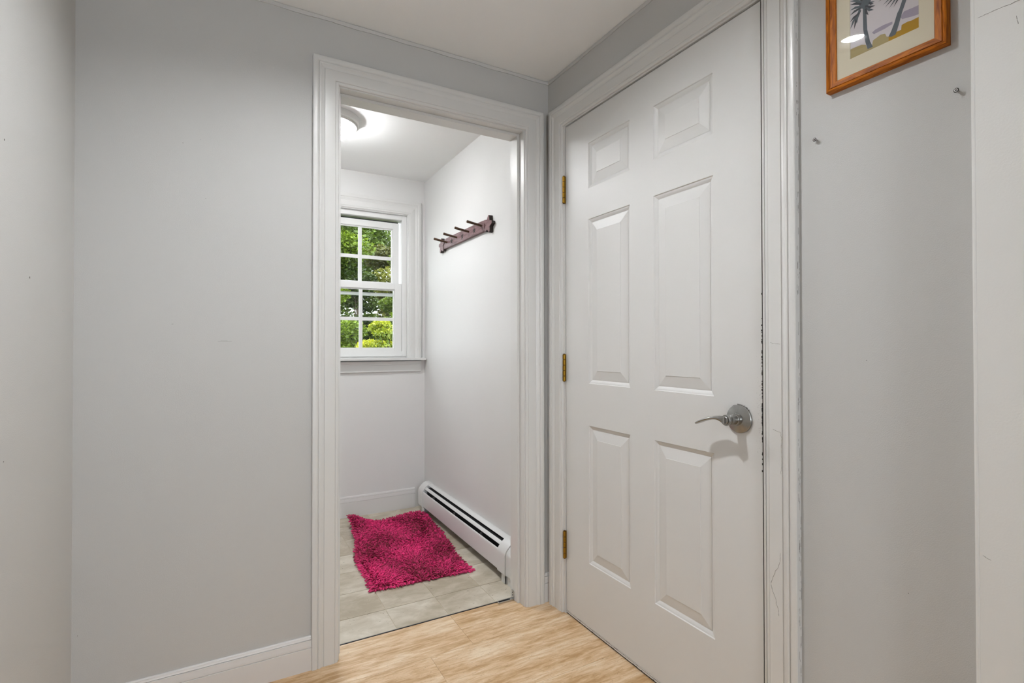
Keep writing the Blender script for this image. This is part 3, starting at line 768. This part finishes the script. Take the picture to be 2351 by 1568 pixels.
ST = [((-1.2763,1.855),(-1.2530,1.8594)),((-1.2753,1.8524),(-1.2530,1.848)),((-1.2713,1.845),(-1.2535,1.8168)),((-1.2743,1.8476),(-1.261,1.8118)),((-1.2733,1.8503),(-1.2672,1.8225)),
      ((-1.2842,1.8504),(-1.3043,1.8407)),((-1.2861,1.8461),(-1.3014,1.8329)),((-1.2851,1.8456),(-1.2908,1.8278)),((-1.2823,1.8601),(-1.3034,1.8501)),((-1.2764,1.8604),(-1.2530,1.8716)),
      ((-1.2764,1.8647),(-1.2530,1.8797)),((-1.2723,1.8423),(-1.2530,1.8326)),((-1.3609,1.8480),(-1.3182,1.8325)),((-1.3621,1.8482),(-1.3228,1.8252)),((-1.3632,1.8469),(-1.33,1.8189)),
      ((-1.3639,1.8465),(-1.3385,1.8164)),((-1.3401,1.8500),(-1.3099,1.8445)),((-1.2919,1.8543),(-1.3015,1.8466)),((-1.284,1.866),(-1.300,1.885)),((-1.284,1.866),(-1.290,1.892)),
      ((-1.281,1.866),(-1.270,1.893)),((-1.279,1.866),(-1.259,1.889)),((-1.363,1.850),(-1.378,1.842)),((-1.363,1.850),(-1.380,1.862)),((-1.363,1.850),(-1.370,1.875)),((-1.363,1.850),(-1.350,1.872)),((-1.363,1.850),(-1.340,1.862))]
for i, (a, c) in enumerate(ST): frond(a, c, .0042 if i < 12 else .0034, 5 if i % 2 else 4)
q.build('print', PCOL, pic, fixn=False)
quick('glass', m_glass, pic, lambda q: q.box(-.0128, -.0116, ly-.003, hy2+.003, lz-.003, hz2+.003))

# two screws left in the wall
def wall_screw(y, z, label):
    t = thing('wall_screw', (0, y, z), label, 'screw', 'empty screws under the picture')
    b = MB(); b.lathe((0, y, z), (-1, 0, 0), [(.0020, -.01), (.0020, .0075)], 14); b.build('shank', m_chrome, t, smooth=40)
    b = MB(); b.lathe((0, y, z), (-1, 0, 0), [(.0022, .0072), (.0042, .0095), (.0044, .0102), (.0036, .0110), (.0030, .0108)], 20); b.build('head', m_screw, t, smooth=30)
    b = MB(); b.lathe((0, y, z), (-1, 0, 0), [(.0031, .0105), (.0029, .0112)], 16); b.build('face', m_chrome, t)
    b = MB(); b.box(-.0115, -.0108, y-.0012, y+.0012, z-.0012, z+.0012); b.build('recess', m_dark, t)
wall_screw(-1.1725, 1.5975, 'bare screw in the grey wall beside the door casing, the left one below the picture')
wall_screw(-1.4425, 1.5960, 'bare screw in the grey wall near the white pier, the right one below the picture')

# ------------------------------------------------------------------ coat rack
rk = thing('coat_rack', (XM, .83, 1.748), 'worn plum coloured wooden coat rack with four dark pegs and star cut-outs', 'coat rack')
bx1, bx0 = XM-.0005, XM-.0175
ol = [(.545, 1.7180), (.545, 1.7745), (.60, 1.7770), (1.05, 1.7800), (1.10, 1.7790), (1.128, 1.7730), (1.140, 1.7640), (1.142, 1.7180)]
b = MB(); b.extrude([(bx1, y, z) for y, z in ol], [(bx0, y, z) for y, z in ol]); b.build('board', m_board, rk, bevel=.0012)
def star(cy, cz, R, r, n=5, rot=0, blunt=.0):
    p = []
    for k in range(n):
        a = pi/2+rot+2*pi*k/n
        if blunt:
            for da in (-blunt, blunt): p.append((cy+R*math.cos(a+da), cz+R*math.sin(a+da)))
        else: p.append((cy+R*math.cos(a), cz+R*math.sin(a)))
        a2 = a+pi/n; p.append((cy+r*math.cos(a2), cz+r*math.sin(a2)))
    return p
for cy, cz in ((.5000, 1.7435), (1.1640, 1.7450)):
    s_ = star(cy, cz, .0470, .0270, rot=.25 if cy < .8 else -.1, blunt=.13)
    b = MB(); b.extrude([(bx1, y, z) for y, z in s_], [(bx0-.0035, y, z) for y, z in s_], 0, 1); b.build('end_star', [m_board, m_pegd], rk)
for cy in (1.0023, .8410, .6749):
    s_ = star(cy, 1.7460, .0215, .0085)
    b = MB(); b.extrude([(bx0-.0004, y, z) for y, z in s_], [(bx0+.004, y, z) for y, z in s_]); b.build('star_cutout', m_pegd, rk)
pg = None
for cy in (1.0785, .9191, .7485, .5829):
    if pg is None:
        b = MB(); b.tube([(bx0+.004, cy, 1.7520), (bx0-.04, cy, 1.7590), (bx0-.083, cy, 1.7660), (bx0-.085, cy, 1.7663)], [.0058, .0064, .0072, .0062], 16)
        pg = b.build('peg', m_peg, rk, smooth=40); py0 = cy
    else: dup(pg, rk, (0, cy-py0, 0))
for cy in (.565, 1.118): quick('screw', m_screw, rk, lambda q: q.lathe((bx0-.0002, cy, 1.752), (-1, 0, 0), [(.0022, -.001), (.0020, .0005), (.0005, .0007)], 10))

# ------------------------------------------------------------------ baseboard heater
ht = thing('baseboard_heater', (XM, .80, 0), 'white metal baseboard heater along the mud room wall', 'heater')
HY0, HY1 = .262, 1.392
def hx(o): return XM-o
def hprof(mb, pts, y0, y1, th=.0012):
    """bent sheet: open profile [(offset from wall, z)] given thickness"""
    n = len(pts); inner = []
    for i, (o, z) in enumerate(pts):
        a = Vector(pts[max(i-1, 0)]); c = Vector(pts[min(i+1, n-1)]); d = (c-a).normalized(); inner.append((o-d.y*th, z+d.x*th))
    lp = pts+inner[::-1]
    mb.extrude([(hx(o), y0, z) for o, z in lp], [(hx(o), y1, z) for o, z in lp])
b = MB(); hprof(b, [(.0015, .015), (.0015, .186), (.014, .187), (.026, .1815), (.0295, .1775)], HY0, HY1); b.build('back_panel', m_heat, ht, smooth=40)
b = MB(); hprof(b, [(.0425, .1685), (.0440, .1680), (.0545, .1590), (.0560, .1565)], HY0+.01, HY1-.01); b.build('damper', m_heat, ht, smooth=40)
b = MB(); hprof(b, [(.058, .043), (.068, .043), (.0715, .047), (.0715, .1340), (.0705, .1380), (.0685, .1415), (.0665, .1425)], HY0, HY1); b.build('front_panel', m_heat, ht, smooth=25)
b = MB(); b.box(hx(.006), hx(.052), HY0, HY1, .060, .118); b.box(hx(.0040), hx(.0400), HY0, HY1, .118, .1640)
b.build('element_slot_shade', m_dark, ht)  # heating element; its near-black upper box paints the shade behind the slots
for y in (.50, .86, 1.20): quick('support', m_alu, ht, lambda q: q.box(hx(.053), hx(.064), y, y+.0025, .05, .150))
def capprof(e): return [(.0, .040), (.070+e, .040), (.0745+e, .045), (.0745+e, .134), (.0715+e, .146), (.0640+e, .1575), (.052, .1710+e), (.038, .1820+e), (.024, .1880+e), (.0, .1890+e)]
def cap(y0, y1, e):
    b = MB(); p = capprof(e); b.extrude([(hx(o), y0, z) for o, z in p], [(hx(o), y1, z) for o, z in p]); return b.build('end_cap', m_heat, ht, bevel=.0012, smooth=25)
cap(1.372, 1.4530, .0018); cap(.2120, .2900, .0018); cap(.1600, .2105, -.0030)
b = MB(); b.box(hx(.066), hx(.070), 1.352, 1.395, 0.0, .042); b.box(hx(.004), hx(.070), 1.393, 1.397, 0, .042); b.build('foot', m_heat, ht, bevel=.001)
b = MB(); b.box(hx(.064), hx(.069), .2200, .2580, .0, .042); b.box(hx(.004), hx(.069), .2200, .2240, 0, .042); b.build('foot', m_heat, ht, bevel=.001)
b = MB(); b.box(hx(.004), hx(.064), .1620, .2080, .0, .040); b.build('foot', m_heat, ht, bevel=.001)

# ------------------------------------------------------------------ shaggy magenta rug
A_, B_, C_, D_ = Vector((-.672, .446)), Vector((-.180, .420)), Vector((-.105, 1.295)), Vector((-.578, 1.345))
rug = thing('shag_rug', (-.385, .88, 0), 'magenta chenille shag rug with a lifted back corner on the vinyl tiles', 'rug')
def rug_pt(s, t):
    p = (A_*(1-s)+B_*s)*(1-t)+(D_*(1-s)+C_*s)*t
    # wavy outline
    p = p+Vector((.014*math.sin(t*9+1)*(1-s)-.012*math.sin(t*7.5)*s, .016*math.sin(s*7+.3)*t))
    z = .004
    z += .060*math.exp(-((1-t)/.15)**2)*math.exp(-((s-.02)/.20)**2)      # lifted back left corner
    z += .034*math.exp(-((1-t)/.14)**2)*math.exp(-((s-.80)/.30)**2)
    z += .032*math.exp(-((t-.66)/.15)**2)*math.exp(-((s-.10)/.28)**2)*(1-.2*s)
    z += .006*(math.sin(s*11+t*5)*math.sin(t*12-s*2)+1)*.5*min(1, 5*t)*min(1, 8*s)*min(1, 8*(1-s))
    return Vector((p.x, p.y, z))
NS, NT = 30, 50
b = MB()
vs = [rug_pt(i/NS, j/NT) for j in range(NT+1) for i in range(NS+1)]
lo = [Vector((p.x, p.y, p.z-.0035)) for p in vs]
K = len(vs); fs = []
for j in range(NT):
    for i in range(NS):
        a = j*(NS+1)+i; fs.append((a, a+1, a+NS+2, a+NS+1)); fs.append((K+a+NS+1, K+a+NS+2, K+a+1, K+a))
per = [i for i in range(NS+1)]+[j*(NS+1)+NS for j in range(1, NT+1)]+[NT*(NS+1)+i for i in range(NS-1, -1, -1)]+[j*(NS+1) for j in range(NT-1, 0, -1)]
for k in range(len(per)): a, c = per[k], per[(k+1) % len(per)]; fs.append((a, K+a, K+c, c))
b.add(vs+lo, fs)
m_rugb, N_, L_, b_ = mat('rug_backing'); b_.inputs['Base Color'].default_value = (.20, .004, .03, 1); b_.inputs['Roughness'].default_value = .9
b.build('backing', m_rugb, rug, smooth=60)
# pile: short fat chenille noodles
m_pile = attr_mat('chenille', (.15, .0008, .016), (.88, .032, .215), .75)
pv = []; pf = []; tint = []
rr = random.Random(21)
def noodle(p, d, L, r, tn):
    k0 = len(pv); n = 5
    d = d.normalized(); u = d.cross(Vector((0, 0, 1)))
    if u.length < .05: u = Vector((1, 0, 0))
    u.normalize(); v = d.cross(u)
    dr = Vector((d.x, d.y, 0))*L*.35
    for h, rf in ((0, .75), (.45, 1.0), (.82, .95), (1.0, .45)):
        c = p+d*L*h+dr*h*h+Vector((0, 0, -L*.25*h*h))
        for j in range(n):
            a = 2*pi*j/n; pv.append(tuple(c+(u*math.cos(a)+v*math.sin(a))*r*rf)); tint.append(tn*(.75+.25*h))
    for i in range(3):
        for j in range(n): pf.append((k0+i*n+j, k0+i*n+(j+1) % n, k0+(i+1)*n+(j+1) % n, k0+(i+1)*n+j))
    pf.append(tuple(k0+3*n+j for j in range(n)))
PNX, PNY = 66, 112
for j in range(PNY):
    for i in range(PNX):
        s_ = (i+.5+rr.uniform(-.45, .45))/PNX; t_ = (j+.5+rr.uniform(-.45, .45))/PNY
        p = rug_pt(s_, t_)
        e = .01
        n_ = (rug_pt(min(s_+e, 1), t_)-rug_pt(max(s_-e, 0), t_)).cross(rug_pt(s_, min(t_+e, 1))-rug_pt(s_, max(t_-e, 0))).normalized()
        # combed direction swirls slowly over the rug, outwards at the edges
        ang = 4.0*math.sin(s_*5.1+t_*2.2)+3.2*math.sin(t_*6.3-s_*3.0+1.0)
        lean = Vector((math.cos(ang), math.sin(ang), 0))*.75
        if s_ < .04: lean += Vector((-1.1, 0, 0))
        if s_ > .96: lean += Vector((1.0, 0, 0))
        if t_ < .025: lean += Vector((0, -1.3, 0))
        if t_ > .975: lean += Vector((0, 1.6, .3))
        d = n_*.9+lean+Vector((rr.gauss(0, .45), rr.gauss(0, .45), 0))
        patch = .5+.5*math.sin(s_*7.3+1.3*math.sin(t_*6))*math.sin(t_*8.1+s_*2)
        noodle(p, d, rr.uniform(.013, .021), rr.uniform(.0026, .0036), min(1, max(0, .16+.60*patch+rr.gauss(0, .24))))
me = bpy.data.meshes.new('pile'); o0 = org(rug)
me.from_pydata([(x-o0.x, y-o0.y, z-o0.z) for x, y, z in pv], [], pf); me.materials.append(m_pile)
at = me.attributes.new('tint', 'FLOAT', 'POINT'); at.data.foreach_set('value', tint)
for p in me.polygons: p.use_smooth = True
pile = bpy.data.objects.new('pile', me); COL.objects.link(pile); pile.parent = rug; pile['kind'] = 'stuff'

# ------------------------------------------------------------------ lamps
def downlight(x, y, label, lens):
    t = thing('recessed_downlight', (x, y, CEIL), label, 'ceiling light')
    b = MB(); b.lathe((x, y, CEIL), (0, 0, -1), [(.0450, -.024), (.0450, -.002), (.0475, .0015), (.0700, .0025), (.0720, .0005), (.0720, -.0005)], 48, caps=False); b.build('trim_ring', m_can, t, smooth=40)
    b = MB(); b.lathe((x, y, CEIL), (0, 0, -1), [(.0560, -.055), (.0560, -.024)], 48); b.build('can', m_can, t, smooth=40)
    b = MB(); b.lathe((x, y, CEIL+.0225), (0, 0, -1), [(.0001, 0), (.0390, 0), (.0390, .002), (.0001, .0022)], 40, caps=False); b.build('lens', lens, t)
    return t
downlight(*LIGHTS[0], 'round recessed downlight in the hall ceiling before the doorway, reflected in the picture glass', m_lens)
downlight(*LIGHTS[1], 'unseen recessed downlight added behind the camera as fill for the hall ceiling', m_lens2)

lx, ly_ = -.790, .800
fl_ = thing('flush_mount_lamp', (lx, ly_, MCEIL), 'round white flush ceiling lamp glowing in the mud room', 'ceiling light')
R_ = .148
b = MB(); b.lathe((lx, ly_, MCEIL), (0, 0, -1), [(R_-.004, 0), (R_, .003), (R_, .0280), (R_-.004, .0330), (R_-.012, .0350)], 64); b.build('rim', m_trim, fl_, smooth=35)
b = MB(); b.lathe((lx, ly_, MCEIL), (0, 0, -1), [(R_-.012, .0340), (R_-.011, .0385), (R_-.016, .0400), (R_-.015, .0435), (R_-.020, .0455)], 64); b.build('ring', m_trim, fl_, smooth=35)
b = MB(); Rd = R_-.024
b.lathe((lx, ly_, MCEIL), (0, 0, -1), [(Rd*math.cos(a), .0440+.055*math.sin(a)) for a in [pi/2*k/12 for k in range(12)]]+[(.002, .0990)], 64); b.build('dome', m_dome, fl_, smooth=60)

# ------------------------------------------------------------------ outside: lawn, shrubs and trees
m_grass = paint('lawn_grass', (.05, .07, .025), .9, .4, 30, .1, var=.3)
gb = MB(); gb.box(-25, 25, 1.9, 45, -.9, -.5)
tag(gb.build('ground', m_grass), 'green lawn outside the window', 'ground', kind='structure')
def leaves(name, m, parent, clumps, count, size, droop, seed):
    rr = random.Random(seed); vs = []; fs = []; tn = []; o0 = org(parent)
    for _ in range(count):
        c, r, base = clumps[rr.randrange(len(clumps))]
        d = Vector((rr.gauss(0, 1), rr.gauss(0, 1), rr.gauss(0, 1))).normalized()
        k = rr.random()**.35
        p = Vector(c)+Vector((d.x*r[0], d.y*r[1], d.z*r[2]))*k
        s_ = size*rr.uniform(.6, 1.3)
        u = Vector((rr.gauss(0, 1), rr.gauss(0, 1), rr.gauss(0, .5)-droop)).normalized()
        v = u.cross(Vector((rr.gauss(0, .6), rr.gauss(0, .6), 1))).normalized()
        k0 = len(vs); nz = u.cross(v)*s_*.12
        for q in (p-u*s_*.5, p+v*s_*.32+nz, p+u*s_*.5, p-v*s_*.32+nz): vs.append(tuple(q-o0))
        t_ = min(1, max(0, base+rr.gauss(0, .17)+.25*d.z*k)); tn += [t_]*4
        fs += [(k0, k0+1, k0+2), (k0, k0+2, k0+3)]
    me = bpy.data.meshes.new(name); me.from_pydata(vs, [], fs); me.materials.append(m)
    at = me.attributes.new('tint', 'FLOAT', 'POINT'); at.data.foreach_set('value', tn)
    o = bpy.data.objects.new(name, me); COL.objects.link(o); o.parent = parent; o['kind'] = 'stuff'
    return o
def tree(label, x, y, h, cr, m, seed, nleaf, size, group=None, z0=-.5, crown0=.28, cat='tree', name='broadleaf_tree', droop=0, ncl=26):
    rr = random.Random(seed); t = thing(name, (x, y, z0), label, cat, group)
    b = MB()
    b.tube([(x, y, z0), (x+.05, y, z0+h*.3), (x-.04, y+.05, z0+h*.6), (x+.02, y, z0+h*.9)], [.035*h*.5, .028*h*.5, .018*h*.5, .004*h], 10)
    cl = []
    for k in range(ncl):
        zz = rr.uniform(crown0, .97); a = rr.uniform(0, 2*pi); rad = cr*math.sin(pi*min(1, (zz-crown0*.6)/(1.05-crown0*.6)))**.7*rr.uniform(.2, .8)
        c = (x+rad*math.cos(a), y+rad*math.sin(a), z0+h*zz)
        q = rr.uniform(.22, .42)*cr
        cl.append((c, (q*1.25, q*1.25, q*.75), rr.uniform(.1, .85)))
        b.tube([(x, y, z0+h*max(.15, zz-.25)), tuple(Vector((x, y, z0+h*zz-.2)).lerp(Vector(c), .6)), c], [.03, .018, .006], 6)
    b.build('trunk', m_bark, t, smooth=40)
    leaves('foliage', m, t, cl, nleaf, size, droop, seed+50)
    return t
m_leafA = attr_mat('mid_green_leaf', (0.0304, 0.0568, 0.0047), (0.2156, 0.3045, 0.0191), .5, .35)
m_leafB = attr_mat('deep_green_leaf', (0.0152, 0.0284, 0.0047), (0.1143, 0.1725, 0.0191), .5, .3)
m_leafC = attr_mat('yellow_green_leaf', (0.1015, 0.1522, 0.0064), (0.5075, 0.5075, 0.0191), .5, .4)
m_leafD = attr_mat('olive_leaf', (0.0457, 0.0507, 0.0096), (0.2284, 0.2335, 0.0398), .55, .3)
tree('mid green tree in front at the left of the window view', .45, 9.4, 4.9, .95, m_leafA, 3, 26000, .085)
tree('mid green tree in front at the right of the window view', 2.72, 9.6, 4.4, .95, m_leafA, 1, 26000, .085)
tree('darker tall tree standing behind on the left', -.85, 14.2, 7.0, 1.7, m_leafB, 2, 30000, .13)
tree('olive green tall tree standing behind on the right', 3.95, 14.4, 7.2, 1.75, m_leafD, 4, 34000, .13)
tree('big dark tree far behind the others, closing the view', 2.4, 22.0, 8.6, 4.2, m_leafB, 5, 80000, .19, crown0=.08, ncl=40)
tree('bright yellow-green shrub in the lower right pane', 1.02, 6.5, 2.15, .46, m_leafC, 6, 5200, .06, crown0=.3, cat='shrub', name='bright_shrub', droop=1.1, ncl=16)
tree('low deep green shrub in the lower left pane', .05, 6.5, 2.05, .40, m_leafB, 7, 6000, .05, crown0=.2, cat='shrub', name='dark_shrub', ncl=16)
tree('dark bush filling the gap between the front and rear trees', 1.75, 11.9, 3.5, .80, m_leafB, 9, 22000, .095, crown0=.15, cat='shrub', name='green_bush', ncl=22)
